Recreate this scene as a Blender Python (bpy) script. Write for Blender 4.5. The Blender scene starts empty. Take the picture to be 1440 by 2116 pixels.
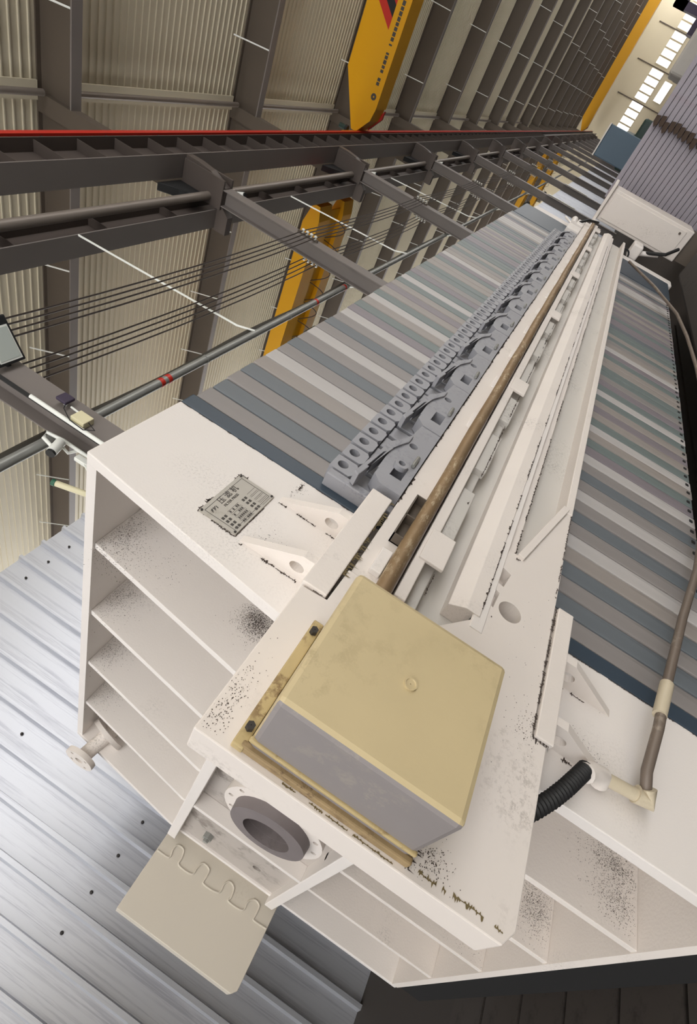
import bpy, bmesh, math, random
from mathutils import Vector, Matrix
random.seed(7)
sc = bpy.context.scene
EYE = 1.65                      # eye height above the floor
U = 1.1                         # metres per press unit
# ---------------------------------------------------------------- camera
F = 1092.0
yaw = math.atan(997 / 1096.0); pitch = math.atan(89 / 1092.0)
head = Vector((math.cos(yaw), math.sin(yaw), 0)); rgt = Vector((math.sin(yaw), -math.cos(yaw), 0)); zup = Vector((0, 0, 1))
fwd = head * math.cos(pitch) + zup * math.sin(pitch)
upc = zup * math.cos(pitch) - head * math.sin(pitch)
ca, sa = .8387, .5446           # the phone was held rolled
cam_right = rgt * sa - upc * ca
cam_up = rgt * ca + upc * sa
cd = bpy.data.cameras.new('camera'); cam = bpy.data.objects.new('camera', cd); sc.collection.objects.link(cam)
m = Matrix((cam_right, cam_up, -fwd)).transposed().to_4x4(); m.translation = Vector((0, 0, EYE)); cam.matrix_world = m
cd.sensor_fit = 'VERTICAL'; cd.sensor_height = 36; cd.lens = 36 * F / 2116; cd.clip_start = .02; cd.clip_end = 400
sc.camera = cam
# ---------------------------------------------------------------- world, light, exposure
w = bpy.data.worlds.new('overcast'); sc.world = w; w.use_nodes = True
bg = w.node_tree.nodes['Background']; bg.inputs[0].default_value = (1, .99, .985, 1); bg.inputs[1].default_value = 2.2
sc.view_settings.view_transform = 'Standard'; sc.view_settings.look = 'None'; sc.view_settings.gamma = 1
sc.view_settings.use_curve_mapping = False
sc.view_settings.exposure = .6
# ---------------------------------------------------------------- materials
def lin(c): return tuple(((v / 255) / 12.92 if v <= 10 else ((v / 255 + .055) / 1.055) ** 2.4) for v in c) + (1,)
MATS = {}
def mat(name, col, rough=.6, metal=0, var=.12, vscale=3, dirt=None, damt=.0, dscale=60, mask=2.0, stretch=(1, 1, 1), bump=0, bscale=40, emit=0, cover=.5):
    """procedural paint: broad tone variation, optional speckled dirt inside broad patches"""
    M = bpy.data.materials.new(name); M.use_nodes = True; nt = M.node_tree; N = nt.nodes; L = nt.links
    b = N['Principled BSDF']; b.inputs['Roughness'].default_value = rough; b.inputs['Metallic'].default_value = metal
    tc = N.new('ShaderNodeTexCoord'); mp = N.new('ShaderNodeMapping'); mp.inputs['Scale'].default_value = stretch
    L.new(tc.outputs['Object'], mp.inputs[0])
    n1 = N.new('ShaderNodeTexNoise'); n1.inputs['Scale'].default_value = vscale; n1.inputs['Detail'].default_value = 6
    L.new(mp.outputs[0], n1.inputs['Vector'])
    mx = N.new('ShaderNodeMix'); mx.data_type = 'RGBA'
    c = lin(col)
    mx.inputs['A'].default_value = tuple(v * (1 - var) for v in c[:3]) + (1,)
    mx.inputs['B'].default_value = tuple(min(1, v * (1 + var)) for v in c[:3]) + (1,)
    L.new(n1.outputs['Fac'], mx.inputs['Factor'])
    out = mx.outputs['Result']
    if dirt:
        n2 = N.new('ShaderNodeTexNoise'); n2.inputs['Scale'].default_value = dscale; n2.inputs['Detail'].default_value = 5; n2.inputs['Roughness'].default_value = .75
        n3 = N.new('ShaderNodeTexNoise'); n3.inputs['Scale'].default_value = mask; n3.inputs['Detail'].default_value = 3
        L.new(mp.outputs[0], n2.inputs['Vector']); L.new(mp.outputs[0], n3.inputs['Vector'])
        r2 = N.new('ShaderNodeMapRange'); r2.inputs[1].default_value = .50; r2.inputs[2].default_value = .62
        r3 = N.new('ShaderNodeMapRange'); r3.inputs[1].default_value = cover; r3.inputs[2].default_value = cover + .2
        L.new(n2.outputs['Fac'], r2.inputs[0]); L.new(n3.outputs['Fac'], r3.inputs[0])
        mu = N.new('ShaderNodeMath'); mu.operation = 'MULTIPLY'; L.new(r2.outputs[0], mu.inputs[0]); L.new(r3.outputs[0], mu.inputs[1])
        mu2 = N.new('ShaderNodeMath'); mu2.operation = 'MULTIPLY'; L.new(mu.outputs[0], mu2.inputs[0]); mu2.inputs[1].default_value = damt
        m2 = N.new('ShaderNodeMix'); m2.data_type = 'RGBA'; L.new(mu2.outputs[0], m2.inputs['Factor']); L.new(out, m2.inputs['A'])
        m2.inputs['B'].default_value = lin(dirt); out = m2.outputs['Result']
    L.new(out, b.inputs['Base Color'])
    if bump:
        nb = N.new('ShaderNodeTexNoise'); nb.inputs['Scale'].default_value = bscale; nb.inputs['Detail'].default_value = 4
        L.new(mp.outputs[0], nb.inputs['Vector'])
        bp = N.new('ShaderNodeBump'); bp.inputs['Strength'].default_value = bump; bp.inputs['Distance'].default_value = .004
        L.new(nb.outputs['Fac'], bp.inputs['Height']); L.new(bp.outputs[0], b.inputs['Normal'])
    if emit:
        L.new(out, b.inputs['Emission Color']); b.inputs['Emission Strength'].default_value = emit
    MATS[name] = M; return M
WHITE = mat('white_paint', (226, 220, 215), .55, 0, .05, 2.2, (70, 62, 52), .5, 150, 2.2, cover=.60, bump=.12, bscale=160)
WHITE2 = mat('white_paint_dirty', (224, 216, 209), .58, 0, .07, 3, (58, 50, 42), .6, 120, 3.2, cover=.58, bump=.2, bscale=120)
CREAMF = mat('cream_plate', (204, 196, 182), .55, 0, .05, 2, (150, 136, 110), .4, 60, 3, cover=.58)
CENTRE = mat('stained_panel', (178, 170, 163), .6, 0, .10, 4, (104, 94, 86), .7, 9, 2.6, cover=.46)
CREAM = mat('beam_paint', (222, 214, 207), .55, 0, .06, 3, (90, 76, 58), .6, 80, 3, cover=.56, bump=.1)
GREYW = mat('grey_white_paint', (196, 192, 186), .6, 0, .06, 2.5, (70, 66, 60), .6, 110, 2.5, cover=.55)
YCOV = mat('yellowed_cover', (198, 181, 142), .45, 0, .10, 5, (120, 104, 70), .5, 22, 2.2, cover=.45, bump=.08, bscale=60)
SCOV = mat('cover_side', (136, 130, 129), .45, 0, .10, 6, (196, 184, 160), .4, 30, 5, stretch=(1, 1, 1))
OCHRE = mat('ochre_rim', (184, 164, 118), .55, 0, .15, 14, (96, 66, 34), .7, 30, 9, cover=.42)
RUSTR = mat('rust_rim', (150, 128, 92), .6, 0, .25, 18, (74, 48, 28), .8, 40, 12, cover=.4)
RUST = mat('rusty_tube', (140, 116, 86), .6, .25, .3, 9, (206, 190, 160), .75, 26, 6, stretch=(1, 3, 3), cover=.42)
STEEL = mat('grey_steel_paint', (122, 115, 111), .5, 0, .08, 1.2)
STEELD = mat('dark_steel_paint', (92, 82, 72), .55, 0, .1, .8)
GIRD = mat('girder_steel', (82, 73, 68), .5, 0, .1, .8)
TUBEG = mat('strut_paint', (134, 125, 117), .4, .2, .08, 1)
ROOF = mat('cream_roof_sheet', (212, 203, 180), .55, 0, .05, .4)
ROOFR = mat('roof_seam', (205, 196, 172), .5, 0, .05, .4)
WALLP = mat('endwall_panel', (226, 214, 186), .6, 0, .04, .3)
FLOOR = mat('dark_floor', (60, 54, 50), .7, 0, .25, .8, (40, 34, 30), .7, 8, .8, cover=.45)
BLACK = mat('black_rubber', (26, 26, 27), .6, 0, .1, 5)
DARK = mat('blackened_steel', (44, 40, 38), .6)
NAVY = mat('navy_plate', (56, 68, 80), .45, 0, .12, 2)
RED = mat('red_rail', (196, 44, 30), .45, 0, .1, 2)
YEL = mat('crane_yellow', (226, 164, 8), .4, 0, .04, .6)
GALV = mat('galvanised_pipe', (150, 151, 147), .38, .3, .15, 6)
HOSE = mat('black_hose', (56, 52, 44), .7, 0, .25, 5)
PVC = mat('dirty_pvc', (196, 184, 160), .5, 0, .1, 8, (70, 52, 36), .8, 30, 5, cover=.45)
PVCD = mat('brown_pipe', (112, 100, 90), .5, .1, .2, 9, (196, 186, 168), .6, 40, 9, cover=.52)
GASK = mat('grey_rubber_ring', (118, 110, 110), .55, 0, .15, 7, (84, 76, 74), .5, 20, 6)
ALU = mat('aluminium_tag', (176, 171, 162), .5, .15, .07, 9, (130, 120, 100), .5, 30, 12)
INK = mat('ink', (74, 70, 66), .7)
BLUEH = mat('handle_plastic', (148, 148, 153), .5, 0, .12, 9, (92, 94, 104), .5, 50, 8, cover=.45, bump=.15, bscale=70)
CABLE = mat('brown_cable', (52, 42, 36), .6)
LAMPW = mat('lamp_white', (236, 238, 232), .35, 0, .02)
GLASS = mat('flood_glass', (196, 204, 198), .2, 0, .03)
PORC = mat('porcelain', (226, 226, 220), .3)
BEIGE = mat('beige_plastic', (222, 214, 178), .5, 0, .03)
GREEN = mat('green_plastic', (26, 92, 66), .5)
DGRN = mat('dark_green_motor', (34, 56, 50), .5)
PLUM = mat('stored_plate', (150, 144, 152), .6, 0, .12, 2, (132, 96, 104), .5, 6, 2, cover=.5)
MUCK = mat('dried_mud', (70, 56, 46), .9, 0, .3, 10)
PANEW = mat('daylit_pane', (250, 250, 250), .5, emit=1.6)
PURP = mat('dark_purple_rig', (58, 48, 68), .6, 0, .2, 1)
BLUES = mat('blue_steel', (72, 92, 108), .5, 0, .15, 1)
SILVER = mat('silver_sheet', (190, 192, 198), .34, .6, .05, 1.2, (140, 140, 152), .5, 5, 1.5, stretch=(9, 1, .22), cover=.38)
PLATE_COLS = [('grey', (136, 131, 129)), ('blue_grey', (102, 108, 113)), ('pale_grey', (178, 174, 172)), ('mauve_grey', (126, 119, 124)), ('green_grey', (108, 118, 117)), ('taupe_grey', (146, 139, 134))]
PLM = {n: mat('filter_plate_' + n, c, .5, 0, .10, 2.2, tuple(int(v * .72) for v in c), .4, 4, 1.2, stretch=(8, 4, .5), cover=.42) for n, c in PLATE_COLS}
# ---------------------------------------------------------------- mesh helpers (coordinates relative to the eye point, metres)
COL = sc.collection
def mk(name, bm, ma, smooth=False):
    me = bpy.data.meshes.new(name)
    bmesh.ops.recalc_face_normals(bm, faces=bm.faces); bm.to_mesh(me); bm.free()
    me.materials.append(ma)
    if smooth:
        for p in me.polygons: p.use_smooth = True
        try: me.set_sharp_from_angle(angle=math.radians(40))
        except Exception: pass
    o = bpy.data.objects.new(name, me); COL.objects.link(o); return o
def V(p): return Vector((p[0], p[1], p[2] + EYE))
def abox(bm, x0, x1, y0, y1, z0, z1, bev=0):
    vs = [bm.verts.new(V((x, y, z))) for x in (x0, x1) for y in (y0, y1) for z in (z0, z1)]
    fs = [bm.faces.new([vs[i] for i in q]) for q in ((0, 1, 3, 2), (4, 6, 7, 5), (0, 4, 5, 1), (2, 3, 7, 6), (0, 2, 6, 4), (1, 5, 7, 3))]
    if bev:
        es = list({e for f in fs for e in f.edges})
        bmesh.ops.bevel(bm, geom=es, offset=bev, segments=2, affect='EDGES', profile=.5)
def aprism(bm, pts, ax, a0, a1, bev=0):
    """pts: polygon in the two other axes (order x,y,z), extruded along axis ax"""
    def P(p, a):
        q = list(p); q.insert(ax, a); return V(q)
    n = len(pts); A = [bm.verts.new(P(p, a0)) for p in pts]; B = [bm.verts.new(P(p, a1)) for p in pts]
    fs = [bm.faces.new(A), bm.faces.new(B[::-1])] + [bm.faces.new([A[i], B[i], B[(i + 1) % n], A[(i + 1) % n]]) for i in range(n)]
    if bev:
        es = list({e for f in fs for e in f.edges})
        bmesh.ops.bevel(bm, geom=es, offset=bev, segments=2, affect='EDGES', profile=.5)
def atube(bm, pts, r, n=10, cap=True):
    P = [V(p) for p in pts]; rings = []; ref = None
    for i, p in enumerate(P):
        d = (P[min(i + 1, len(P) - 1)] - P[max(i - 1, 0)]).normalized()
        if ref is None or abs(ref.dot(d)) > .98: ref = Vector((0, 0, 1)) if abs(d.z) < .9 else Vector((1, 0, 0))
        a = (ref - d * ref.dot(d)).normalized(); b = d.cross(a); ref = a
        rr = r[i] if isinstance(r, (list, tuple)) else r
        rings.append([bm.verts.new(p + (a * math.cos(2 * math.pi * k / n) + b * math.sin(2 * math.pi * k / n)) * rr) for k in range(n)])
    for A, B in zip(rings, rings[1:]):
        for k in range(n): bm.faces.new([A[k], A[(k + 1) % n], B[(k + 1) % n], B[k]])
    if cap: bm.faces.new(rings[0][::-1]); bm.faces.new(rings[-1])
def alathe(bm, c, ax, prof, n=32):
    """closed profile [(axial, radius)...] turned about the axis through c"""
    o = [i for i in range(3) if i != ax]; rings = []
    for a, r in prof:
        R = []
        for k in range(n):
            p = [0, 0, 0]; p[ax] = c[ax] + a; p[o[0]] = c[o[0]] + r * math.cos(2 * math.pi * k / n); p[o[1]] = c[o[1]] + r * math.sin(2 * math.pi * k / n)
            R.append(bm.verts.new(V(p)))
        rings.append(R)
    for A, B in zip(rings, rings[1:] + rings[:1]):
        for k in range(n): bm.faces.new([A[k], A[(k + 1) % n], B[(k + 1) % n], B[k]])
def aholed(bm, x0, x1, z0, z1, y0, y1, cx, cz, r, rz=None, n=20):
    """rectangular block with a round hole through it along y"""
    rz = rz or r; rows = []
    for y in (y0, y1):
        O = []; I = []
        for k in range(n):
            a = 2 * math.pi * (k + .5) / n; dx, dz = math.cos(a), math.sin(a)
            t = min(((x1 - cx) / dx if dx > 0 else (x0 - cx) / dx) if abs(dx) > 1e-6 else 9, ((z1 - cz) / dz if dz > 0 else (z0 - cz) / dz) if abs(dz) > 1e-6 else 9)
            O.append(bm.verts.new(V((cx + dx * t, y, cz + dz * t)))); I.append(bm.verts.new(V((cx + dx * r, y, cz + dz * rz))))
        rows.append((O, I))
    (O0, I0), (O1, I1) = rows
    for k in range(n):
        j = (k + 1) % n
        bm.faces.new([O0[k], O0[j], I0[j], I0[k]]); bm.faces.new([O1[k], I1[k], I1[j], O1[j]])
        bm.faces.new([O0[k], O1[k], O1[j], O0[j]]); bm.faces.new([I0[k], I0[j], I1[j], I1[k]])
def box(name, x0, x1, y0, y1, z0, z1, ma, bev=0):
    bm = bmesh.new(); abox(bm, x0, x1, y0, y1, z0, z1, bev); return mk(name, bm, ma)
def prism(name, pts, ax, a0, a1, ma, bev=0):
    bm = bmesh.new(); aprism(bm, pts, ax, a0, a1, bev); return mk(name, bm, ma)
def tube(name, pts, r, ma, n=10): bm = bmesh.new(); atube(bm, pts, r, n); return mk(name, bm, ma, True)
def lathe(name, c, ax, prof, ma, n=32): bm = bmesh.new(); alathe(bm, c, ax, prof, n); return mk(name, bm, ma, True)
def S(*a): return [v * U for v in a]
def SP(pts): return [tuple(v * U for v in p) for p in pts]
def ubox(name, x0, x1, y0, y1, z0, z1, ma, bev=0): return box(name, *S(x0, x1, y0, y1, z0, z1), ma, bev)
def uprism(name, pts, ax, a0, a1, ma, bev=0): return prism(name, SP(pts), ax, a0 * U, a1 * U, ma, bev)
def utube(name, pts, r, ma, n=12): return tube(name, SP(pts), r * U, ma, n)
def tag(o, label, cat, group=None):
    o['label'] = label; o['category'] = cat
    if group: o['group'] = group
    return o
def recentre(o):
    """put a single-mesh thing's origin at its base"""
    vs = o.data.vertices
    lo = [min(v.co[i] for v in vs) for i in range(3)]; hi = [max(v.co[i] for v in vs) for i in range(3)]
    c = Vector(((lo[0] + hi[0]) / 2, (lo[1] + hi[1]) / 2, lo[2]))
    o.data.transform(Matrix.Translation(-c)); o.location = c; return c
def single(o, label, cat, group=None): recentre(o); return tag(o, label, cat, group)
def thing(name, label, cat, parts, group=None, kind=None):
    """parts: objects, or (object, [sub-parts]); meshes are in world coordinates"""
    allv = []
    for p in parts:
        o = p[0] if isinstance(p, tuple) else p
        allv += [o.matrix_basis @ Vector(c) for c in o.bound_box]
    c = Vector(((min(v.x for v in allv) + max(v.x for v in allv)) / 2, (min(v.y for v in allv) + max(v.y for v in allv)) / 2, min(v.z for v in allv)))
    e = bpy.data.objects.new(name, None); COL.objects.link(e); e.location = c; e.empty_display_size = .1
    for p in parts:
        o, subs = p if isinstance(p, tuple) else (p, [])
        o.parent = e; o.location = Vector(o.location) - c
        for s in subs: s.parent = o; s.location = (0, 0, 0)
    if kind: e['kind'] = kind; e['label'] = label
    else: tag(e, label, cat, group)
    return e
def dup(root, off, label=None):
    r = root.copy(); COL.objects.link(r); r.location = Vector(root.location) + Vector(off)
    if label: r['label'] = label
    for ch in root.children:
        c = ch.copy(); COL.objects.link(c); c.parent = r
        for g in ch.children: d = g.copy(); COL.objects.link(d); d.parent = c
    return r
def struct(o): o['kind'] = 'structure'; return o
def text_mesh(name, s, size, ma, origin, xd, yd, align='LEFT'):
    cu = bpy.data.curves.new('txt', 'FONT'); cu.body = s; cu.size = size; cu.align_x = align; cu.extrude = .0004
    t = bpy.data.objects.new('txt', cu); COL.objects.link(t)
    bpy.context.view_layer.update()
    me = bpy.data.meshes.new_from_object(t.evaluated_get(bpy.context.evaluated_depsgraph_get()))
    bpy.data.objects.remove(t); bpy.data.curves.remove(cu)
    xd = Vector(xd); yd = Vector(yd); zd = xd.cross(yd)
    M = Matrix((xd, yd, zd)).transposed().to_4x4(); M.translation = V(origin); me.transform(M)
    me.materials.clear(); me.materials.append(ma); me.name = name
    o = bpy.data.objects.new(name, me); COL.objects.link(o); return o
def cut(o, cutters):
    for c in cutters:
        md = o.modifiers.new('b', 'BOOLEAN'); md.object = c; md.operation = 'DIFFERENCE'; md.solver = 'EXACT'
    bpy.context.view_layer.update()
    me = bpy.data.meshes.new_from_object(o.evaluated_get(bpy.context.evaluated_depsgraph_get()))
    o.modifiers.clear(); o.data = me
    for c in cutters: bpy.data.objects.remove(c)
    return o
# ================================================================ THE HALL
XB, XE, YN, YF = -14.0, 145.0, -19.0, 29.0
FZ = -EYE; BAY = 8.04; COLX = 3.82       # right-hand flange edge of the first column in view
ZR = 12.75                                # underside of the roof above the eye
struct(box('floor', XB, XE, YN, YF, FZ - .2, FZ, FLOOR))
# roof: cream liner sheets with raised seams, one sheet field per bay
bm = bmesh.new()
abox(bm, XB, XE, YN, YF, ZR + .12, ZR + .22)
roof = struct(mk('ceiling', bm, ROOF))
bm = bmesh.new(); pitch_r = BAY / 32
for k in range(32):
    x = k * pitch_r
    pr = [(x, ZR), (x + pitch_r - .05, ZR), (x + pitch_r - .04, ZR - .035), (x + pitch_r - .01, ZR - .035), (x + pitch_r, ZR)]
    A = [bm.verts.new(V((a, YN, z))) for a, z in pr]; B = [bm.verts.new(V((a, YF, z))) for a, z in pr]
    for i in range(4): bm.faces.new([A[i], B[i], B[i + 1], A[i + 1]])
sheet = mk('roof_sheet', bm, ROOF); sheet.parent = roof
x0 = COLX - .17 - 2 * BAY; sheet.location = (x0, 0, 0)
for k in range(1, 20):
    if x0 + k * BAY > XE: break
    c = sheet.copy(); COL.objects.link(c); c.parent = roof; c.location = (x0 + k * BAY, 0, 0)
# outer walls: near, far and rear unseen, openings assumed and sized to steer the daylight
struct(box('wall_near', XB, XE, YN - .25, YN, FZ, 4.6, WALLP))
struct(box('wall_far', XB, XE, YF, YF + .25, FZ, FZ + 3.2, WALLP))
struct(box('wall_rear', XB - .25, XB, 10, YF, FZ, ZR, WALLP))
wall_end = struct(box('wall_end', XE, XE + .25, YN, YF, FZ, ZR, WALLP))
# windows in the far end wall
def window(n, y0, y1, z0, z1):
    f = bmesh.new(); t = .12
    for a in ((y0 - t, y0, z0 - t, z1 + t), (y1, y1 + t, z0 - t, z1 + t), (y0, y1, z1, z1 + t), (y0, y1, z0 - t, z0)): abox(f, XE - .1, XE, *a)
    o = mk('window_%d' % n, f, WALLP); struct(o)
    p = box('pane', XE - .05, XE - .02, y0, y1, z0, z1, PANEW); p.parent = o
n = 1
for g0 in (-18.3, -12.95, -7.3, -1.9):
    for k in range(4):
        y = g0 + k * 1.28
        window(n, y - .98, y, 3.35, 5.75); n += 1
for y0, y1, z0, z1 in ((-13.2, -9.2, .7, 1.5), (-7.5, -4.3, .8, 2.3)):
    window(n, y0, y1, z0, z1); n += 1
for k, y in enumerate((-14.1, -8.5, -3.0)):
    struct(box('trim_%d' % (k + 1), XE - .12, XE, y - .08, y + .08, FZ, 9.2, STEELD))
# silver profiled partition behind the column row
YW = 4.72; ZT = 2.75; RP = .247
wall_back = struct(box('wall_back', XB, XE, YW + .05, YW + .1, FZ, ZT, SILVER))
bm = bmesh.new()
def panel_profile(bm, x, w0=RP):
    pr = [(x, YW + .01), (x + .010, YW - .042), (x + .040, YW - .042), (x + .050, YW + .01), (x + w0, YW + .01)]
    A = [bm.verts.new(V((a, y, FZ))) for a, y in pr]; B = [bm.verts.new(V((a, y, ZT))) for a, y in pr]
    for i in range(len(pr) - 1): bm.faces.new([A[i], A[i + 1], B[i + 1], B[i]])
panel_profile(bm, 0); pan = mk('panel', bm, SILVER); pan.parent = wall_back; PX = .15 - 12 * RP; pan.location = (PX, 0, 0)
NP = 60
for k in range(1, NP):
    c = pan.copy(); COL.objects.link(c); c.parent = wall_back; c.location = (PX + k * RP, 0, 0)
bm = bmesh.new()
k = NP
while PX + k * RP < XE - .3: panel_profile(bm, PX + k * RP); k += 1
k = -1
while PX + k * RP > XB: panel_profile(bm, PX + k * RP); k -= 1
rest = mk('panel_run', bm, SILVER); rest.parent = wall_back; rest['kind'] = 'stuff'
bm = bmesh.new(); bmesh.ops.create_uvsphere(bm, u_segments=8, v_segments=5, radius=.012)
scr = mk('panel_screw', bm, DARK); scr.parent = wall_back; first = True
for k in range(0, 30):
    for z in (.35, 1.5, 2.55):
        if random.random() < .45: continue
        c = scr if first else scr.copy()
        if not first: COL.objects.link(c)
        first = False; c.parent = wall_back; c.location = (PX + k * RP + .15, YW, z + EYE)

# ================================================================ STEEL FRAME
NC = 17
def column(k):
    x1 = COLX + k * BAY; x0 = x1 - .33; y0, y1 = 4.30, 4.66
    parts = []
    parts.append(box('flange', x0, x1, y0, y0 + .02, FZ, 8.05, STEEL))
    parts.append(box('flange', x0, x1, y1 - .02, y1, FZ, 8.05, STEEL))
    parts.append(box('web', (x0 + x1) / 2 - .01, (x0 + x1) / 2 + .01, y0 + .02, y1 - .02, FZ, 8.05, STEEL))
    # bracket head that carries both runway girders
    b = prism('bracket', [(4.06, 8.1), (4.1, 7.75), (4.28, 7.3), (4.68, 7.3), (4.85, 7.1), (5.25, 7.1), (5.25, 7.42), (4.75, 7.42), (4.75, 8.42), (4.06, 8.42)], 0, x0 + .06, x1 - .06, GIRD)
    parts.append(b)
    for xx in (x0 - .02, x1 - .04): parts.append(box('bracket_plate', xx, xx + .06, 4.12, 4.74, 7.3, 8.4, GIRD))
    # slimmer upper shaft up to the rafter
    parts.append(box('upper_shaft', x0 + .02, x1 - .02, 4.57, 4.98, 8.42, 12.7, STEELD))
    return parts
COLG = 'steel columns of the crane runway row'
for k in range(NC):
    lab = 'grey steel column rising between the crane runway and the partition'
    if k == 0: lab = 'grey steel column carrying the floodlight and the camera'
    if k == 1: lab = 'grey steel column carrying the tall gusseted bracket and two insulator rows'
    thing('steel_column', lab, 'column', column(k), COLG)
def rafter(k):
    x1 = COLX + k * BAY + .02; xm = x1 - .17; parts = []
    parts.append(box('web', xm - .012, xm + .012, YN, YF, 11.72, ZR - .02, STEELD))
    parts.append(box('bottom_flange', xm - .15, xm + .15, YN, YF, 11.68, 11.72, STEEL))
    parts.append(box('top_flange', xm - .13, xm + .13, YN, YF, ZR - .04, ZR + .02, STEELD))
    return parts
def brace_bm():
    bm = bmesh.new(); atube(bm, [(-.75, 0, ZR - .05), (-.12, 0, 11.74)], .022, 6); return bm
brace = mk('brace', brace_bm(), LAMPW)
for k in range(-1, NC):
    r = thing('roof_rafter', 'brown steel roof rafter with white angle braces' if k != 1 else 'brown steel roof rafter above the bracketed column', 'rafter', rafter(k), 'roof rafters')
    xm = COLX + k * BAY - .15
    for y in (-15.5, -12.5, -9.5, -6.5, -3.5, -.4, 2.7, 5.7, 8.6, 11.5, 14.4, 17.3, 20.2):
        if k > 9 and y > 6: continue
        b = brace.copy(); COL.objects.link(b); b.parent = r; b.location = Vector((xm, y, 0)) - r.location
bpy.data.objects.remove(brace)
# eave struts between the rafters
for k in range(-1, 9):
    xa = COLX + k * BAY + .1; xb = xa + BAY - .5
    single(tube('eave_strut', [(xa, 4.5, 12.42), (xb, 4.5, 12.42)], .075, TUBEG, 12), 'round steel strut joining neighbouring rafters above the column row', 'strut', 'eave struts')
# valley gutter over the column row
thing('valley_gutter', 'cream gutter sheet along the roof valley above the columns', 'gutter', [box('gutter_length', COLX + k * BAY + .03, COLX + (k + 1) * BAY - .32, 4.35, 4.75, ZR - .08, ZR - .034, ROOF) for k in range(-1, NC - 1)])
# crane runway girder of the near hall with its red rail
def girder(name, yc, z0, z1, wf, xs, xe, label, ma, stiff=1.0):
    parts = [box('web', xs, xe, yc - .01, yc + .01, z0 + .03, z1 - .03, ma), box('bottom_flange', xs, xe, yc - wf / 2, yc + wf / 2, z0, z0 + .03, STEEL), box('top_flange', xs, xe, yc - wf / 2, yc + wf / 2, z1 - .03, z1, ma)]
    st = box('stiffener', -.006, .006, yc - wf / 2 + .03, yc - .01, z0 + .03, z1 - .03, ma)
    e = thing(name, label, 'girder', parts)
    st.parent = e; x = xs + .3; st.location = Vector((x, 0, 0)) - e.location
    for i in range(1, 80):
        c = st.copy(); COL.objects.link(c); c.parent = e; c.location = Vector((x + i * stiff, 0, 0)) - e.location
    return e
girder('runway_girder', 4.3, 8.42, 9.28, .5, -10, XE - 2, 'deep brown runway girder with stiffeners under the red rail', GIRD)
girder('runway_girder', 5.0, 7.42, 8.0, .42, -10, XE - 2, 'lower brown runway girder of the neighbouring hall', GIRD, 2.0)
rail = [box('bar', -10, XE - 2, 4.06, 4.12, 9.42, 9.54, RED)]
rail += [box('rail_head', -10, XE - 2, 4.27, 4.34, 9.28, 9.44, GIRD)]
for i in range(60): rail.append(box('clip', -9 + i * 1.6, -8.95 + i * 1.6, 4.1, 4.135, 9.28, 9.56, BLACK))
thing('conductor_rail', 'long red conductor rail clipped along the runway girder', 'rail', rail)
for k in range(-1, 12):
    xa = COLX + k * BAY - .01; single(tube('tie_strut', [(xa, 4.58, 7.66), (xa + BAY - .31, 4.58, 7.66)], .09, TUBEG, 14), 'round grey tie strut between column brackets', 'strut', 'tie struts between the brackets')
# black cast spring boxes under the girder at the columns
for k in range(0, 5):
    x = COLX + k * BAY - 1.12
    single(prism('girder_brace', [(x, 8.45), (x + .78, 8.45), (x + .78, 7.79), (x + .45, 7.82), (x + .3, 8.1)], 1, 4.6, 4.78, BLACK, .02), 'black cast brace hanging under the runway girder beside a column', 'brace', 'girder braces')
# service pipe along the columns, hoses strapped to it
PY = 4.78
def pz(x): return 3.81 + (x + 8) * .0012
pipe_parts = [tube('run', [(-8, PY, pz(-8)), (120, PY, pz(120))], .062, GALV, 16)]
for i in range(40): pipe_parts.append(tube('collar', [(-4 + i * 2.6, PY, pz(-4 + i * 2.6)), (-3.96 + i * 2.6, PY, pz(-4 + i * 2.6))], .069, GALV, 16))
for i, x in enumerate((5.35, 5.5, 10.1, 11.5, 20.6)): pipe_parts.append(tube('red_band', [(x, PY, pz(x)), (x + .07, PY, pz(x))], .066, RED, 16))
thing('service_pipe', 'grey galvanised pipe with red bands running along the columns', 'pipe', pipe_parts)
hp = []
for i in range(0, 100):
    x = -6 + i * .25; hp.append((x, PY + .046 + .008 * math.sin(i * .31), pz(x) + .104 + .018 * math.sin(i * .37)))
single(tube('strapped_hose', hp, .048, HOSE, 8), 'dark hose strapped along the top of the grey service pipe', 'hose')
# hanger rods
for xa, xb in ((7.52, 7.81), (15.09, 15.7), (23.0, 24.1)):
    single(tube('hanger_rod', [(xa, 4.80, 7.43), (xa + (xb - xa) * .90, 4.80, 4.18), (xb, PY - .062, pz(xb))], .018, LAMPW, 6), 'thin white hanger rod dropping from girder to service pipe', 'rod', 'white hanger rods')
# bare conductor wires on porcelain insulators
for j, (y, z0, nm) in enumerate(((4.22, 4.92, 'upper'), (4.74, 4.70, 'lower'))):
    for i in range(4):
        z = z0 + i * .11; pts = []
        for k in range(-1, 10):
            for s in range(8):
                t = s / 8; pts.append((COLX + (k + t) * BAY - .16, y, z - .10 * 4 * t * (1 - t)))
        single(tube('power_wire', pts, .012, CABLE, 6), 'thin dark power wire strung past the columns on the %s side' % ('hall' if j == 0 else 'partition'), 'wire', 'power wires on insulators %s' % nm)
    for k in range(1, 7):
        x = COLX + k * BAY - .16; parts = [] if j else [box('bar', x - .02, x + .02, y + .02, y + .082, z0 - .08, z0 + .45, STEELD)]
        if j: parts = [box('bar', x - .02, x + .02, y - .08, y - .02, z0 - .08, z0 + .45, STEELD)]
        for i in range(4): parts.append(lathe('insulator', (x, y, z0 + i * .11), 1, [(-.05, .018), (-.03, .04), (0, .03), (.03, .04), (.05, .02)], PORC, 12))
        thing('insulator_bracket', 'row of four white insulators on the %s side of a steel column' % ('hall' if j == 0 else 'partition'), 'insulator', parts, 'insulator rows ' + nm)

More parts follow.
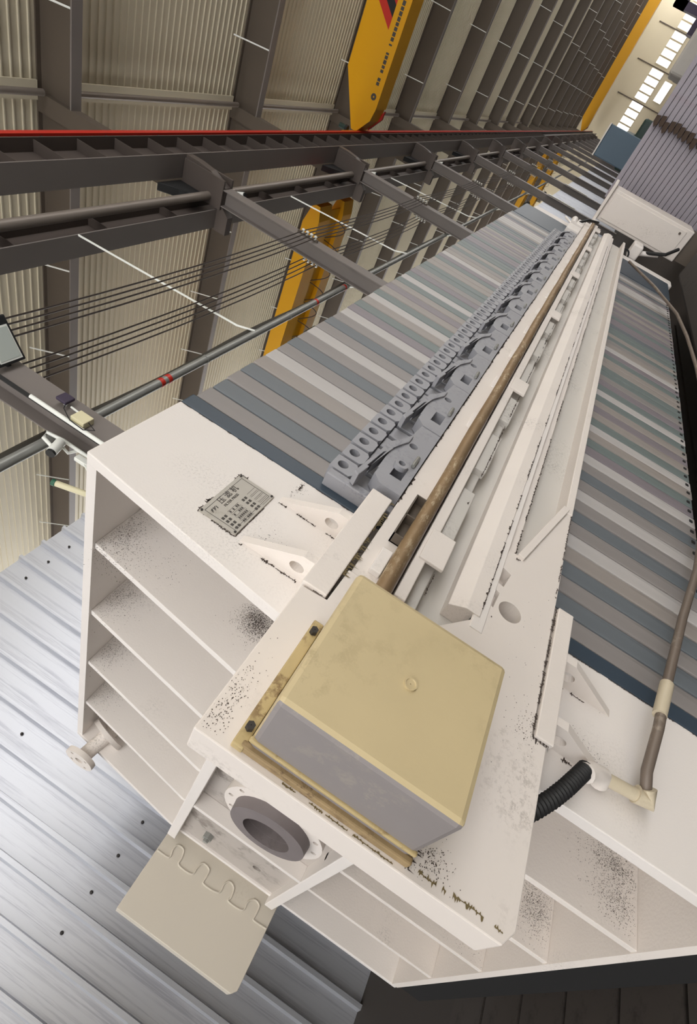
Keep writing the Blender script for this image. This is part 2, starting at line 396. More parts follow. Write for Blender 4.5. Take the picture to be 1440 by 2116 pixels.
# ================================================================ FITTINGS ON THE FIRST COLUMN
cx0, cx1 = COLX - .33, COLX
FD = Vector((0, .81, -.58)); FN = Vector((0, -.58, -.81)); FC = Vector((3.68, 4.02, 4.66))   # long axis, facing and centre of the floodlight
def slab(name, hx, hd, n0, n1, ma, bev=0, d0=0):
    bm = bmesh.new(); abox(bm, -hx, hx, -hd + d0, hd + d0, n0, n1, bev)
    M = Matrix((Vector((1, 0, 0)), FD, -FN)).transposed().to_4x4(); M.translation = V(FC)
    bm.transform(Matrix.Translation((0, 0, -EYE))); bm.transform(M); return mk(name, bm, ma)
fl = [slab('housing', .17, .25, 0, .05, BLACK, .012), slab('glass', .125, .165, -.006, -.002, GLASS, 0, .035), slab('reflector', .14, .185, -.003, .002, LAMPW, 0, .035), slab('driver', .1, .14, .05, .11, BLACK, .01),
      tube('mount', [(3.68, 4.12, 4.7), (3.68, 4.31, 4.6)], .035, BLACK, 8)]
thing('floodlight', 'black LED floodlight with pale glass on the steel column', 'floodlight', fl)
thing('tube_light', 'white LED tube fixed upright on the edge of the column', 'lamp', [tube('tube', [(3.475, 4.28, 4.05), (3.475, 4.28, 2.4)], .026, LAMPW, 12), box('backing', 3.45, 3.5, 4.285, 4.302, 2.4, 4.6, BLACK)])
thing('junction_box', 'beige junction box with a thin cable on the column', 'box', [box('body', 3.506, 3.66, 4.22, 4.302, 3.36, 3.54, BEIGE, .008), tube('cable', [(3.58, 4.24, 3.36), (3.52, 4.22, 3.22), (3.44, 4.22, 3.3), (3.46, 4.23, 3.5), (3.56, 4.24, 3.68), (3.62, 4.25, 3.72)], .006, BLACK, 6), tube('stem', [(3.63, 4.25, 3.52), (3.64, 4.25, 3.66)], .012, LAMPW, 8)])
thing('radio_bridge', 'small dark wireless antenna panel above the junction box', 'antenna', [box('panel', 3.6, 3.74, 4.2, 4.24, 3.7, 3.84, PURP, .012), box('arm', 3.65, 3.68, 4.23, 4.302, 3.74, 3.78, LAMPW)])
cam_parts = [tube('barrel', [(3.40, 4.56, 3.56), (3.22, 4.56, 3.50)], .055, LAMPW, 16), tube('lens_hood', [(3.22, 4.56, 3.50), (3.19, 4.56, 3.49)], .05, BLACK, 16), tube('arm', [(3.38, 4.58, 3.53), (3.40, 4.656, 3.46), (3.51, 4.656, 3.42)], .018, LAMPW, 8)]
thing('cctv_camera', 'white bullet camera bracketed on the column below the pipe', 'camera', cam_parts)
single(tube('white_conduit', [(3.33, 4.62, 3.62), (3.35, 4.6, 3.75), (3.42, 4.58, 3.78), (3.47, 4.6, 3.6), (3.48, 4.614, 3.3), (3.48, 4.614, 2.7)], .022, LAMPW, 10), 'white conduit bent over the pipe and down the column', 'conduit')
thing('adaptor_box', 'small white power adaptor hanging by the camera', 'adaptor', [box('body', 3.36, 3.44, 4.6, 4.655, 3.16, 3.34, LAMPW, .01), tube('lead', [(3.36, 4.61, 3.2), (3.31, 4.61, 3.1), (3.36, 4.61, 3.02), (3.42, 4.61, 3.08)], .005, LAMPW, 6)])
thing('wall_lamp', 'cream fluorescent lamp with green end cap past the column', 'lamp', [tube('tube', [(3.13, 4.88, 3.38), (3.32, 4.9, 2.85)], .035, BEIGE, 12), tube('cap', [(3.125, 4.88, 3.40), (3.135, 4.88, 3.36)], .04, GREEN, 12)])
for k in (2, 3, 4, 5):
    x = COLX + k * BAY - .05
    single(tube('tube_light', [(x, 4.27, 2.7), (x, 4.27, 1.0)], .03, LAMPW, 10), 'white LED tube on a column deeper in the hall', 'lamp', 'tube lights on the deeper columns')

# ================================================================ CRANES
def crane_near(x0, x1, full):
    zb, zt = 9.12, 10.72
    g = prism('box_girder', [(4.12, 9.62), (3.6, 9.2), (3.2, zb), (-18, zb), (-18, zt), (2.4, zt), (4.12, 9.85)], 0, x0, x1, YEL)
    fl_ = prism('bottom_plate', [(3.15, zb - .03), (-18, zb - .03), (-18, zb), (3.15, zb)], 0, x0 - .06, x1 + .06, YEL)
    parts = [g, fl_, box('end_carriage', x0 - 1.0, x1 + 1.0, 4.14, 4.5, 9.44, 9.78, YEL, .02)]
    parts.append(box('buffer', x1 + 1.0, x1 + 1.25, 4.16, 4.4, 9.52, 9.7, RED))
    parts.append(prism('end_guard', [(4.04, 9.5), (3.5, 9.08), (3.2, 9.06), (3.84, 9.5)], 0, x1 - .05, x1 + .08, RED))
    if full:
        subs = []
        # warning chevrons
        for i, ma in enumerate((RED, BLACK, RED, BLACK)):
            y = .95 - i * .34
            subs.append(prism('warning_stripe', [(y, 9.62), (y - .34, 9.62), (y - 1.3, zt), (y - .96, zt)], 0, x0 - .006, x0 - .001, ma))
        # maker's line of small characters and a round emblem
        yy = 2.95
        em = lathe('emblem', (x0 - .004, 2.86, 9.36), 0, [(-.002, .11), (.002, .11), (.002, .03), (-.002, .03)], INK, 20); subs.append(em)
        for wd in (.10, .10, 0, .09, .09, .12, .10, .06, 0, .05, .11, .12, .11, .1, .12, .12, .1, .13):
            if wd: subs.append(box('character', x0 - .006, x0 - .001, yy - .45 - wd, yy - .45, 9.31, 9.43, INK))
            yy -= max(wd, .1) + .03
        parts[0] = (g, subs)
        parts.append(tube('motor', [(x0 - .5, 4.1, 9.8), (x0 - .5, 4.1, 10.12)], .09, DGRN, 14)); parts.append(tube('gear_stub', [(x0 - .5, 4.1, 9.76), (x0 - .5, 4.1, 9.86)], .12, BLACK, 12))
    return parts
thing('bridge_crane', 'yellow bridge crane girder with red and black warning stripes', 'crane', crane_near(23.5, 24.4, True))
thing('bridge_crane', 'yellow bridge crane girder before the windowed end wall', 'crane', crane_near(121, 122.6, False))
# crane of the neighbouring hall, behind the columns
XL = 18.0
parts = [prism('box_girder', [(5.55, 7.72), (6.0, 7.62), (20, 7.62), (20, 8.2), (6.2, 8.2), (5.55, 8.0)], 0, XL, XL + .9, YEL),
         prism('box_girder', [(5.55, 7.72), (6.0, 7.62), (20, 7.62), (20, 8.2), (6.2, 8.2), (5.55, 8.0)], 0, XL + 1.9, XL + 2.7, YEL),
         box('trolley_deck', XL + .9, XL + 1.9, 5.8, 20, 7.78, 7.84, YEL), box('end_carriage', XL - .7, XL + 3.3, 4.85, 5.6, 8.0, 8.3, RED, .02)]
fp = []
for i in range(7):
    y = 5.9 + i * .82
    fp.append(tube('festoon_loop', [(XL + .95 + .5 * math.sin(math.pi * t / 10), y + .8 * t / 10, 7.72 - .55 * math.sin(math.pi * t / 10)) for t in range(11)], .016, CABLE, 6))
for i in range(8):
    y = 11.2 + i * .07
    fp.append(tube('festoon_loop', [(XL + 1.0 + .45 * math.sin(math.pi * t / 8), y + .06 * t / 8, 7.7 - .75 * math.sin(math.pi * t / 8)) for t in range(9)], .016, CABLE, 6))
parts += fp
parts.append(box('hoist', XL + 1.6, XL + 2.6, 10.6, 11.5, 6.85, 7.5, DGRN, .08)); parts.append(tube('hoist_motor', [(XL + 2.5, 10.9, 7.1), (XL + 3.1, 10.7, 7.2)], .22, BLACK, 14))
lowcrane = thing('bridge_crane', 'yellow double girder crane with looped cables behind the column row', 'crane', parts)
for x in (54.0, 68.0): dup(lowcrane, (x, 0, 0), 'yellow crane showing between the deeper columns')['group'] = 'cranes deeper in the neighbouring hall'

# ================================================================ FILTER PRESS : FIXED HEAD
YA, YZ = 1.0, 2.87
side = [(.766, .722), (1.108, .712), (1.108, -1.125), (.69, -1.125), (.69, .106)]
H = []
sp = uprism('side_plate', side, 1, YA, YA + .038, WHITE, .004)
# name plate with its text
npl = ubox('nameplate', .804, .985, .9955, 1.0, .304, .415, ALU, .001)
npx, npz, npy = .804 * U, .415 * U, .995 * U
nsub = []
nsub.append(text_mesh('lettering', '压 滤 机', .024, INK, (npx + .062, npy, npz - .030), (1, 0, 0), (0, 0, 1)))
nsub.append(text_mesh('lettering', 'FILTER PRESS', .0115, INK, (npx + .062, npy, npz - .045), (1, 0, 0), (0, 0, 1)))
for i, s in enumerate((('型号', 'XMZ'), ('压力', '500'), ('编号', ''), ('日期', ''))):
    pass
for r in range(4):
    z = npz - .060 - r * .015
    for (a, b) in ((.05, .10), (.145, .185)):
        nsub.append(box('field_frame', npx + a, npx + b, npy - .0002, npy + .0002, z - .0108, z - .0102, INK)); nsub.append(box('field_frame', npx + a, npx + b, npy - .0002, npy + .0002, z - .0002, z + .0004, INK))
    for i in range(6):
        if random.random() < .85: nsub.append(box('digit', npx + .054 + i * .0072, npx + .0588 + i * .0072, npy - .0002, npy + .0002, z - .0085, z - .002, INK))
    for a in (.018, .030, .115, .127): nsub.append(box('digit', npx + a, npx + a + .008, npy - .0002, npy + .0002, z - .0095, z - .001, INK))
for i in range(7): nsub.append(prism('emblem_bar', [(npx + .020 + i * .0036, npz - .034 + .004 * (i % 3)), (npx + .0225 + i * .0036, npz - .034 + .004 * (i % 3)), (npx + .0245 + i * .0036, npz - .024 + .002 * (i % 2)), (npx + .022 + i * .0036, npz - .024 + .002 * (i % 2))], 1, npy - .0002, npy + .0002, INK))
for a, b in ((.006, .006), (.193, .006), (.006, .116), (.193, .116)):
    nsub.append(lathe('rivet', (npx + a, npy - .001, npz - b), 1, [(-.002, .0004), (-.0015, .0035), (.002, .0035), (.002, .0004)], DARK, 10))
fr = [box('border', npx + .011, npx + .188, npy - .0003, npy + .0002, npz - .0125, npz - .0117, INK), box('border', npx + .011, npx + .188, npy - .0003, npy + .0002, npz - .1105, npz - .1097, INK), box('border', npx + .011, npx + .0118, npy - .0003, npy + .0002, npz - .1105, npz - .0117, INK), box('border', npx + .1872, npx + .188, npy - .0003, npy + .0002, npz - .1105, npz - .0117, INK)]
H += [sp, (npl, nsub + fr)]
H.append(uprism('side_plate', side, 1, YZ - .03, YZ, WHITE, .004))
H.append(ubox('top_plate', .766, 1.108, YA + .03, YZ - .03, .69, .720, WHITE))
H.append(ubox('bottom_plate', .69, 1.108, YA + .03, YZ - .03, -1.125, -1.097, WHITE2))
H.append(ubox('back_plate', 1.0, 1.108, YA + .03, YZ - .03, -1.097, .69, GREYW))
ribp = [(.775, .69), (1.0, .69), (1.0, .07), (.693, .07), (.693, .108)]
for i, y in enumerate((1.36, 1.73, 2.1, 2.475)):
    H.append(uprism('rib', ribp, 1, y - .012, y + .012, WHITE, .002))
    H.append(ubox('rib', .693, 1.0, y - .012, y + .012, -1.097, -.45, WHITE2, .002))
H.append(ubox('cross_plate', .658, 1.0, 1.04, YZ + .02, .05, .092, WHITE, .003))
H.append(ubox('cross_plate', .658, 1.0, 1.04, YZ + .02, -.492, -.45, WHITE, .003))
cpan = ubox('centre_panel', .70, .73, 2.36, YZ - .03, -.45, .05, CENTRE); H.append(cpan)
H.append(ubox('centre_panel', .72, .75, 1.04, 2.36, -.45, .05, CENTRE))
H.append(ubox('rib', .66, .72, 2.34, 2.365, -.45, .05, WHITE, .002))
H.append(ubox('rib', .66, .72, 1.50, 1.525, -.45, .05, WHITE, .002))
H.append(lathe('weld_neck', (.73 * U, 1.925 * U, -.205 * U), 0, [(0, .15 * U), (-.08 * U, .12 * U), (-.08 * U, .085 * U), (0, .085 * U)], GREYW))
fb = lathe('feed_flange', (.65 * U, 1.925 * U, -.205 * U), 0, [(-.018 * U, .186 * U), (.018 * U, .186 * U), (.018 * U, .086 * U), (-.018 * U, .086 * U)], WHITE2, 40)
def drill(x, y, z, r, n=14):
    bm = bmesh.new(); atube(bm, [((x - .1) * U, y * U, z * U), ((x + .1) * U, y * U, z * U)], r, n); return mk('c', bm, DARK)
H.append(cut(fb, [drill(.65, 1.925 + .164 * math.cos(2 * math.pi * k / 12), -.205 + .164 * math.sin(2 * math.pi * k / 12), .0105) for k in range(12)]))
H.append(lathe('rubber_ring', (.614 * U, 1.925 * U, -.205 * U), 0, [(-.018 * U, .138 * U), (.022 * U, .142 * U), (.022 * U, .086 * U), (-.022 * U, .086 * U)], GASK, 40))
H.append(lathe('feed_bore', (.72 * U, 1.925 * U, -.205 * U), 0, [(-.10 * U, .0855 * U), (.02 * U, .0855 * U), (.02 * U, .001 * U), (.015 * U, .001 * U), (.015 * U, .084 * U), (-.10 * U, .084 * U)], GASK, 32))
# bolt and empty bolt hole on the centre panel
H.append(lathe('hex_bolt', (.70 * U, 2.68 * U, -.07 * U), 0, [(-.034 * U, .001), (-.034 * U, .014 * U), (-.022 * U, .014 * U), (-.022 * U, .024 * U), (0, .024 * U), (0, .001)], GALV, 6))
cut(cpan, [drill(.715, 2.68, -.32, .02 * U, 20)])
# gussets with holes, above and below the side beam
def gusset(x, zt, zb, up):
    bm = bmesh.new(); s = 1 if up else -1
    y0, y1 = .918 * U, 1.0 * U; n = 18; cz, cy, r = (zb + s * .035) * U, .963 * U, .016 * U
    tri = [(y1, zt * U), (y1, zb * U), (y0, zb * U), (y0, (zb + s * .03) * U)]
    rows = []
    for xx in (x * U, (x + .022) * U):
        O = [bm.verts.new(V((xx, y, z))) for y, z in tri]; I = [bm.verts.new(V((xx, cy + r * math.cos(2 * math.pi * k / n), cz + 1.25 * r * math.sin(2 * math.pi * k / n)))) for k in range(n)]
        es = [bm.edges.new((L_[i], L_[(i + 1) % len(L_)])) for L_ in (O, I) for i in range(len(L_))]
        bmesh.ops.triangle_fill(bm, edges=es, use_beauty=True); rows.append((O, I))
    for (A, B) in ((rows[0][0], rows[1][0]), (rows[0][1], rows[1][1])):
        for i in range(len(A)): bm.faces.new([A[i], A[(i + 1) % len(A)], B[(i + 1) % len(A)], B[i]])
    return mk('gusset', bm, WHITE2)
for x in (.798, .985):
    H.append(gusset(x, .288, .098, True)); H.append(gusset(x, -.725, -.54, False))
# lug blocks that key the head into the beam
H.append(ubox('lug_block', .731, 1.134, .906, 1.0, .034, .097, WHITE2, .003))
H.append(ubox('lug_block', .731, 1.134, .906, 1.0, -.536, -.492, WHITE2, .003))
# little flanged stub at the far top corner
H.append(utube('stub_pipe', [(.86, 2.80, .585), (.70, 2.86, .622)], .035, WHITE2, 18))
stubf = lathe('stub_flange', (.69 * U, 2.865 * U, .625 * U), 0, [(-.012 * U, .075 * U), (.012 * U, .075 * U), (.012 * U, .02 * U), (-.012 * U, .02 * U)], WHITE2, 28)
H.append(cut(stubf, [drill(.69, 2.865 + .054 * math.cos(a), .625 + .054 * math.sin(a), .009) for a in (.785, 2.356, 3.927, 5.498)]))
H.append(utube('stub_collar', [(.835, 2.81, .59), (.815, 2.817, .595)], .09, WHITE2, 24))
# foot
H.append(ubox('black_bar', .70, 1.08, 1.02, 2.85, -1.24, -1.125, BLACK))  # plain black bar filling the band directly below the head
for y in (1.5, 2.5): H.append(ubox('foot', .86, 1.06, y, y + .16, -1.47, -1.24, STEELD))
press_root = thing('filter_press', 'white ribbed fixed head of the filter press with a nameplate and feed flange', 'filter press', H)

# ================================================================ SIDE BEAM (near)
B = []
ep = uprism('end_plate', [(.35, .0925), (.726, .0925), (.726, .026), (.84, .026), (.84, -.215), (.92, -.285), (1.24, -.285), (1.24, -.352), (1.60, -.455), (1.60, -.482), (1.14, -.482), (1.14, -.486), (.726, -.486), (.726, -.525), (.38, -.525), (.35, -.505)], 1, .915, .998, CREAM, .003)
bm = bmesh.new(); atube(bm, [(1.02 * U, .85 * U, -.37 * U), (1.02 * U, 1.05 * U, -.37 * U)], .032 * U, 28); c1 = mk('c', bm, DARK)
c2 = uprism('c', [(1.10, -.30), (1.165, -.30), (1.15, -.345), (1.09, -.335)], 1, .90, .955, DARK)
c3 = uprism('c', [(1.02, -.30), (1.075, -.30), (1.06, -.33), (1.0, -.325)], 1, .90, .935, DARK)
cut(ep, [c1, c2, c3])
B.append(ep)
XS, XF = .84, 7.3
B.append(ubox('rail_bar', XS, XF, .918, .985, -.088, .020, CREAM, .003))
webp = ubox('web', XS, XF, .978, .998, -.48, -.08, GREYW)
bm = bmesh.new(); atube(bm, [(1.02 * U, .85 * U, -.37 * U), (1.02 * U, 1.05 * U, -.37 * U)], .032 * U, 28); B.append(cut(webp, [mk('c', bm, DARK)]))
B.append(ubox('upper_flange', XS, XF, .900, .98, -.122, -.092, WHITE2, .003))
B.append(ubox('lip_strip', XS, XF, .940, .98, -.158, -.122, GREYW, .003))
B.append(uprism('middle_flange', [(.93, -.222), (.978, -.222), (.978, -.30), (.908, -.30), (.908, -.262)], 0, XS + .1, XF, WHITE2, .002))
B.append(ubox('middle_bar', .90, XF, .912, .98, -.318, -.285, WHITE, .002))
B.append(ubox('under_bar', 1.2, XF, .930, .98, -.345, -.318, WHITE2, .002))
B.append(ubox('bottom_flange', 1.58, XF, .910, .98, -.482, -.455, WHITE2, .003))
# raking stiffener
a = Vector((1.235, 0, -.355)); b_ = Vector((1.60, 0, -.456)); d = (b_ - a).normalized(); nrm = Vector((-d.z, 0, d.x)) * .011
B.append(uprism('raking_stiffener', [(a.x + nrm.x, a.z + nrm.z), (b_.x + nrm.x, b_.z + nrm.z), (b_.x - nrm.x, b_.z - nrm.z), (a.x - nrm.x, a.z - nrm.z)], 1, .905, .98, WHITE2, .002))
for i in range(16):
    x = .99 + i * .395
    if i % 3 == 0: B.append(ubox('tab', x, x + .125, .893, .905, -.170, -.100, WHITE2, .003))
    B.append(ubox('stop_block', x + .14, x + .40 if i % 3 != 2 else x + .36, .915, .945, -.166, -.122, GREYW, .003))
    B.append(ubox('rail_pad', x + .74, x + .86, .911, .919, -.088, -.030, WHITE, .003))
B.append(ubox('rail_pad', .868, .955, .900, .919, -.042, -.012, WHITE, .003))
clampb = bmesh.new()
for args in ((1.0, 1.19, .885, .918, -.0185, -.0145), (1.0, 1.004, .885, .918, -.052, -.0145), (1.09, 1.094, .885, .918, -.052, -.0145), (1.186, 1.19, .885, .918, -.052, -.0145), (1.0, 1.19, .914, .918, -.055, -.0145)): abox(clampb, *S(*args))
B.append(mk('chain_clamp', clampb, STEELD))
beam_near = thing('side_beam', 'long white side beam of the press carrying the plate handles', 'beam', B)
# weld drip and far side beam
D = [uprism('end_plate', [(.35, .0925), (.72, .0925), (.72, -.52), (.37, -.52), (.35, -.50)], 1, 2.95, 3.03, CREAMF, .003)]
def smooth(P):
    out = []
    for i in range(len(P) - 1):
        a, b, c, d_ = P[max(i - 1, 0)], P[i], P[i + 1], P[min(i + 2, len(P) - 1)]
        for t in (0, .25, .5, .75): out.append(tuple(.5 * (2 * b[k] + (c[k] - a[k]) * t + (2 * a[k] - 5 * b[k] + 4 * c[k] - d_[k]) * t * t + (3 * b[k] - a[k] - 3 * c[k] + d_[k]) * t ** 3) for k in range(2)))
    return out + [P[-1]]
D.append(utube('weld_seam', [(x, 2.949, z) for x, z in smooth([(0.598, 0.086), (0.602, 0.025), (0.637, 0.03), (0.661, 0.021), (0.659, -0.013), (0.628, -0.026), (0.6, -0.032), (0.601, -0.103), (0.633, -0.11), (0.661, -0.121), (0.656, -0.161), (0.622, -0.167), (0.598, -0.173), (0.605, -0.25), (0.644, -0.254), (0.665, -0.27), (0.655, -0.301), (0.618, -0.311), (0.601, -0.308), (0.605, -0.383), (0.644, -0.388), (0.666, -0.413), (0.656, -0.443), (0.616, -0.446), (.60, -.45), (.603, -.515)])], .0045, CREAMF, 8))
D.append(ubox('beam_run', .72, 7.3, 2.93, 3.03, -.48, .02, CREAM))
thing('side_beam', 'cream end plate of the opposite side beam with a wavy weld seam', 'beam', D)
# rusty tube along the beam
tp = [(.80 + i * .1, .8915, -.063 + .0012 * math.sin(i * .9)) for i in range(65)]
single(utube('rusty_tube', tp, .0195, RUST, 16), 'rusty mottled tube lying along the side beam rail', 'tube')
# ================================================================ YELLOWED COVER BOX
cb = []
yf, yb, xa, xb, za, zb = .718, .914, .372, .672, .002, -.316
bm = bmesh.new(); abox(bm, *S(xa, xb, yf, yb, zb, za), .012)
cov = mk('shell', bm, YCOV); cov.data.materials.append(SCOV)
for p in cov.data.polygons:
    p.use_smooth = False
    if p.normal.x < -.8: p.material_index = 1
plug = lathe('plug', (.522 * U, yf * U - .001, -.165 * U), 1, [(-.002, .001), (-.002, .009), (-.004, .010), (-.004, .0125), (.002, .0125), (.002, .001)], YCOV, 24)
cb.append((cov, [plug]))
cb.append(ubox('base_rim', .360, .655, .896, .916, .003, .026, OCHRE, .003))
cb.append(ubox('base_rim', .362, .376, .895, .916, -.322, .012, RUSTR, .004))
cb.append(ubox('base_step', .367, .376, .868, .878, -.316, .004, OCHRE, .003))
for x in (.395, .625): cb.append(lathe('bolt', (x * U, .894 * U, .0145 * U), 1, [(-.012, .001), (-.012, .009), (.003, .009), (.003, .001)], DARK, 6))
thing('cover_box', 'yellowed square cover box with a grey side bolted on the beam end', 'cover', cb)

# dried grime along seams: thin jagged deposits on the paint
def grime(name, path, y, h, ma, step=.0018, up=1.0, down=1.0):
    """path in press units (x,z) on the plane y; a ragged deposit of height h either side"""
    bm = bmesh.new(); P = [Vector((a, 0, b)) for a, b in path]; top = []; bot = []
    for A_, B_ in zip(P, P[1:]):
        d = B_ - A_; L_ = d.length; n_ = max(2, int(L_ / step)); q = Vector((-d.z, 0, d.x)).normalized()
        for k in range(n_):
            c = A_ + d * k / n_
            top.append(c + q * h * up * random.random() ** 4); bot.append(c - q * (.0012 + h * down * random.random() ** 4))
    Tv = [bm.verts.new(V((p.x * U, y * U - .0006, p.z * U))) for p in top]; Bv = [bm.verts.new(V((p.x * U, y * U - .0006, p.z * U))) for p in bot]
    on_ = True
    for k in range(len(Tv) - 1):
        if random.random() < .06: on_ = not on_ or random.random() < .45
        if on_: bm.faces.new([Tv[k], Tv[k + 1], Bv[k + 1], Bv[k]])
    bmesh.ops.delete(bm, geom=[v for v in bm.verts if not v.link_faces], context='VERTS')
    o = mk(name, bm, ma); o['kind'] = 'stuff'; return o
def speckle(cx, cz, sx, sz, y, n, lim):
    bm = bmesh.new()
    for _ in range(n):
        a, b = random.gauss(cx, sx), random.gauss(cz, sz)
        if not (lim[0] < a < lim[1] and lim[2] < b < lim[3]): continue
        r = random.uniform(.0004, .0013); t = random.random() * 3
        vs = [bm.verts.new(V(((a + r * math.cos(t + q)) * U, y * U - .0006, (b + r * math.sin(t + q)) * U))) for q in (0, 1.4, 2.9, 4.5)]
        bm.faces.new(vs)
    o = mk('dirt_speckle', bm, GR); o['kind'] = 'stuff'; return o
def attach(o, root):
    o.parent = root; o.location = Vector((0, 0, 0)) - root.location
MOSS = mat('moss_grime', (112, 98, 66), .9, 0, .3, 20)
GR = mat('black_grime', (64, 54, 48), .9, 0, .3, 30)
for a in (grime('grime', [(1.13, .031), (.90, .031)], .9135, .016, MOSS), grime('grime', [(.95, .031), (.74, .031)], .9135, .026, MOSS), grime('grime', [(.735, .031), (.728, .05), (.728, .09)], .9145, .006, GR),
          grime('grime', [(1.13, -.489), (.74, -.489)], .9135, .008, GR), grime('grime', [(.735, -.489), (.733, -.53)], .9145, .02, GR),
          grime('grime', [(.375, -.318), (.368, -.36), (.372, -.44), (.366, -.515)], .9145, .008, MOSS), grime('grime', [(.40, -.325), (.36, -.325)], .9145, .022, GR), grime('grime', [(.36, -.08), (.356, -.30)], .9145, .003, MOSS),
          grime('grime', [(6.5, -.345), (1.23, -.345)], .9295, .004, GR, .004), grime('grime', [(6.5, -.158), (.9, -.158)], .9145, .004, GR, .004), grime('grime', [(6.5, -.300), (.95, -.300)], .9075, .006, GR, .004, .3),
          grime('grime', [(6.9, .018), (1.15, .018)], .9175, .006, GR, .004), grime('grime', [(1.225, -.345), (1.228, -.362), (1.25, -.366)], .9145, .012, GR), grime('grime', [(1.60, -.481), (1.14, -.481)], .9145, .004, GR),
          grime('grime', [(.985, -.34), (.94, -.31)], .9145, .012, GR), grime('grime', [(.69, -.03), (.69, -.30)], .9145, .012, MOSS)):
    attach(a, beam_near)
for a in (grime('grime', [(.80, .304), (.80, .34), (.806, .418), (.86, .418)], .9995, .006, GR), grime('grime', [(.96, .417), (.99, .417), (.99, .39)], .9995, .010, GR), grime('grime', [(.80, .303), (.985, .303)], .9995, .002, GR), grime('grime', [(.84, .418), (.87, .418)], .9995, .010, GR),
          grime('grime', [(1.105, .70), (1.105, .12)], .9995, .002, GR), grime('grime', [(1.09, .27), (1.06, .27)], .9995, .010, GR), grime('grime', [(.79, .285), (.79, .10)], .9995, .006, GR), grime('grime', [(.98, .285), (.98, .10)], .9995, .005, GR),
          grime('grime', [(.79, -.54), (.79, -.71)], .9995, .012, GR), grime('grime', [(.98, -.54), (.98, -.70)], .9995, .006, GR), grime('grime', [(1.105, -.56), (1.105, -1.1)], .9995, .003, GR)):
    attach(a, press_root)
RL = (.70, .99, -1.09, .685)
for a in ((.86, .17, .028, .030, 1.3475, 2600), (.80, .62, .05, .05, 1.3475, 480), (.85, .48, .04, .03, 1.3475, 60), (.86, .66, .05, .03, 1.3475, 750), (.87, .66, .05, .04, 1.7175, 900), (.86, .66, .04, .04, 2.0875, 750), (.87, .66, .05, .04, 2.4625, 600),
          (.86, -1.02, .025, .05, 1.3475, 1050), (.78, -1.03, .03, .04, 1.3475, 750), (.81, -1.03, .04, .04, 1.7175, 1350), (.78, -1.03, .04, .05, 2.0875, 450)):
    attach(speckle(*a, RL), press_root)
for a in ((.845, -.64, .02, .035, .9995, 300), (.84, .215, .02, .03, .9995, 120), (1.05, .27, .02, .01, .9995, 60)): attach(speckle(*a, RL[:1] + (1.1, -1.1, .7)), press_root)
for a in ((.74, -.47, .03, .02, .9145, 120), (.40, -.35, .02, .02, .9145, 260), (.9, -.44, .12, .03, .9145, 40), (.42, .07, .05, .012, .9145, 260), (.69, -.22, .012, .03, .9145, 220)): attach(speckle(*a, (.36, 1.2, -.52, .09)), beam_near)
for k in range(1, 5):
    x = COLX + k * BAY - .1
    thing('pipe_bracket', 'white angle bracket holding the service pipe to a column', 'bracket', [box('plate', x - .06, x, 4.66, 4.7, pz(x) - .25, pz(x) + .05, LAMPW), tube('stay', [(x - .03, 4.68, pz(x) - .22), (x - .03, PY, pz(x) - .06)], .02, LAMPW, 8), tube('arm', [(x - .03, 4.67, pz(x) + .0), (x - .03, PY - .05, pz(x))], .018, LAMPW, 8)], 'pipe brackets')
for k in range(1, 4):
    x = COLX + k * BAY + .01
    thing('cctv_camera', 'small white camera under a column bracket', 'camera', [tube('barrel', [(x + .04, 4.36, 7.18), (x + .02, 4.28, 6.98)], .05, LAMPW, 12), tube('lens', [(x + .02, 4.28, 6.98), (x + .018, 4.272, 6.95)], .045, BLACK, 12), box('mount', x - .012, x + .07, 4.36, 4.42, 7.12, 7.2, LAMPW)], 'cameras under the brackets')

# ================================================================ FILTER PLATES
P0, PP, NPL = 1.17, .0775, 65
w = PP * U
def plate_body():
    bm = bmesh.new(); abox(bm, 0, w - .004, YA * U, 2.86 * U, -1.065 * U, .703 * U, .006); return bm
pb = mk('filter_plate', plate_body(), PLM['grey']); bodymesh = {}
for nme in PLM:
    me = pb.data.copy(); me.materials.clear(); me.materials.append(PLM[nme]); bodymesh[nme] = me
bpy.data.objects.remove(pb)
bm = bmesh.new(); aholed(bm, .004, w - .008, .170 * U, .243 * U, .95 * U, 1.002 * U, w * .48, .212 * U, .018 * U * .95, .017 * U)
ear = mk('ear', bm, BLUEH)
bm = bmesh.new(); abox(bm, .008, w - .012, .962 * U, 1.002 * U, .02 * U, .168 * U, .003); earl = mk('ear_leg', bm, BLUEH)
bm = bmesh.new(); abox(bm, .032, w - .035, .996 * U, 1.002 * U, -1.05 * U, -1.035 * U, .002); outl = mk('outlet', bm, BLACK)
# long handle: foot on the rail, sloping arm, boss with hole, dark pocket
hl = 5 * PP
y0, y1 = .906 * U, .957 * U
right = prism('c', SP([(.13, .021), (hl - .004, .021), (hl - .004, .092), (.29, .100), (.20, .122), (.13, .124)]), 1, y0, y1, BLUEH)
bm = bmesh.new(); atube(bm, SP([(.25, .85, .074), (.25, 1.0, .074)]), .0145 * U, 18); cut(right, [mk('c', bm, BLUEH)])
bm = bmesh.new(); bm.from_mesh(right.data); bpy.data.objects.remove(right)
aprism(bm, SP([(0, .021), (.06, .021), (.06, .118), (.03, .120), (0, .09)]), 1, y0, y1)
abox(bm, *S(.06, .13, .906, .957, .021, .045)); aprism(bm, SP([(.06, .083), (.13, .083), (.13, .124), (.06, .122)]), 1, y0, y1)
abox(bm, *S(.012, .055, .950, .966, .03, .09))     # the neck that joins the foot to its own plate
foot = mk('handle_foot', bm, BLUEH)
arm = prism('handle_arm', SP([(-.03, .150), (-.02, .166), (.20, .140), (.262, .104), (.29, .100), (.29, .092), (.25, .092), (.18, .122)]), 1, .899 * U, .945 * U, BLUEH, .003)
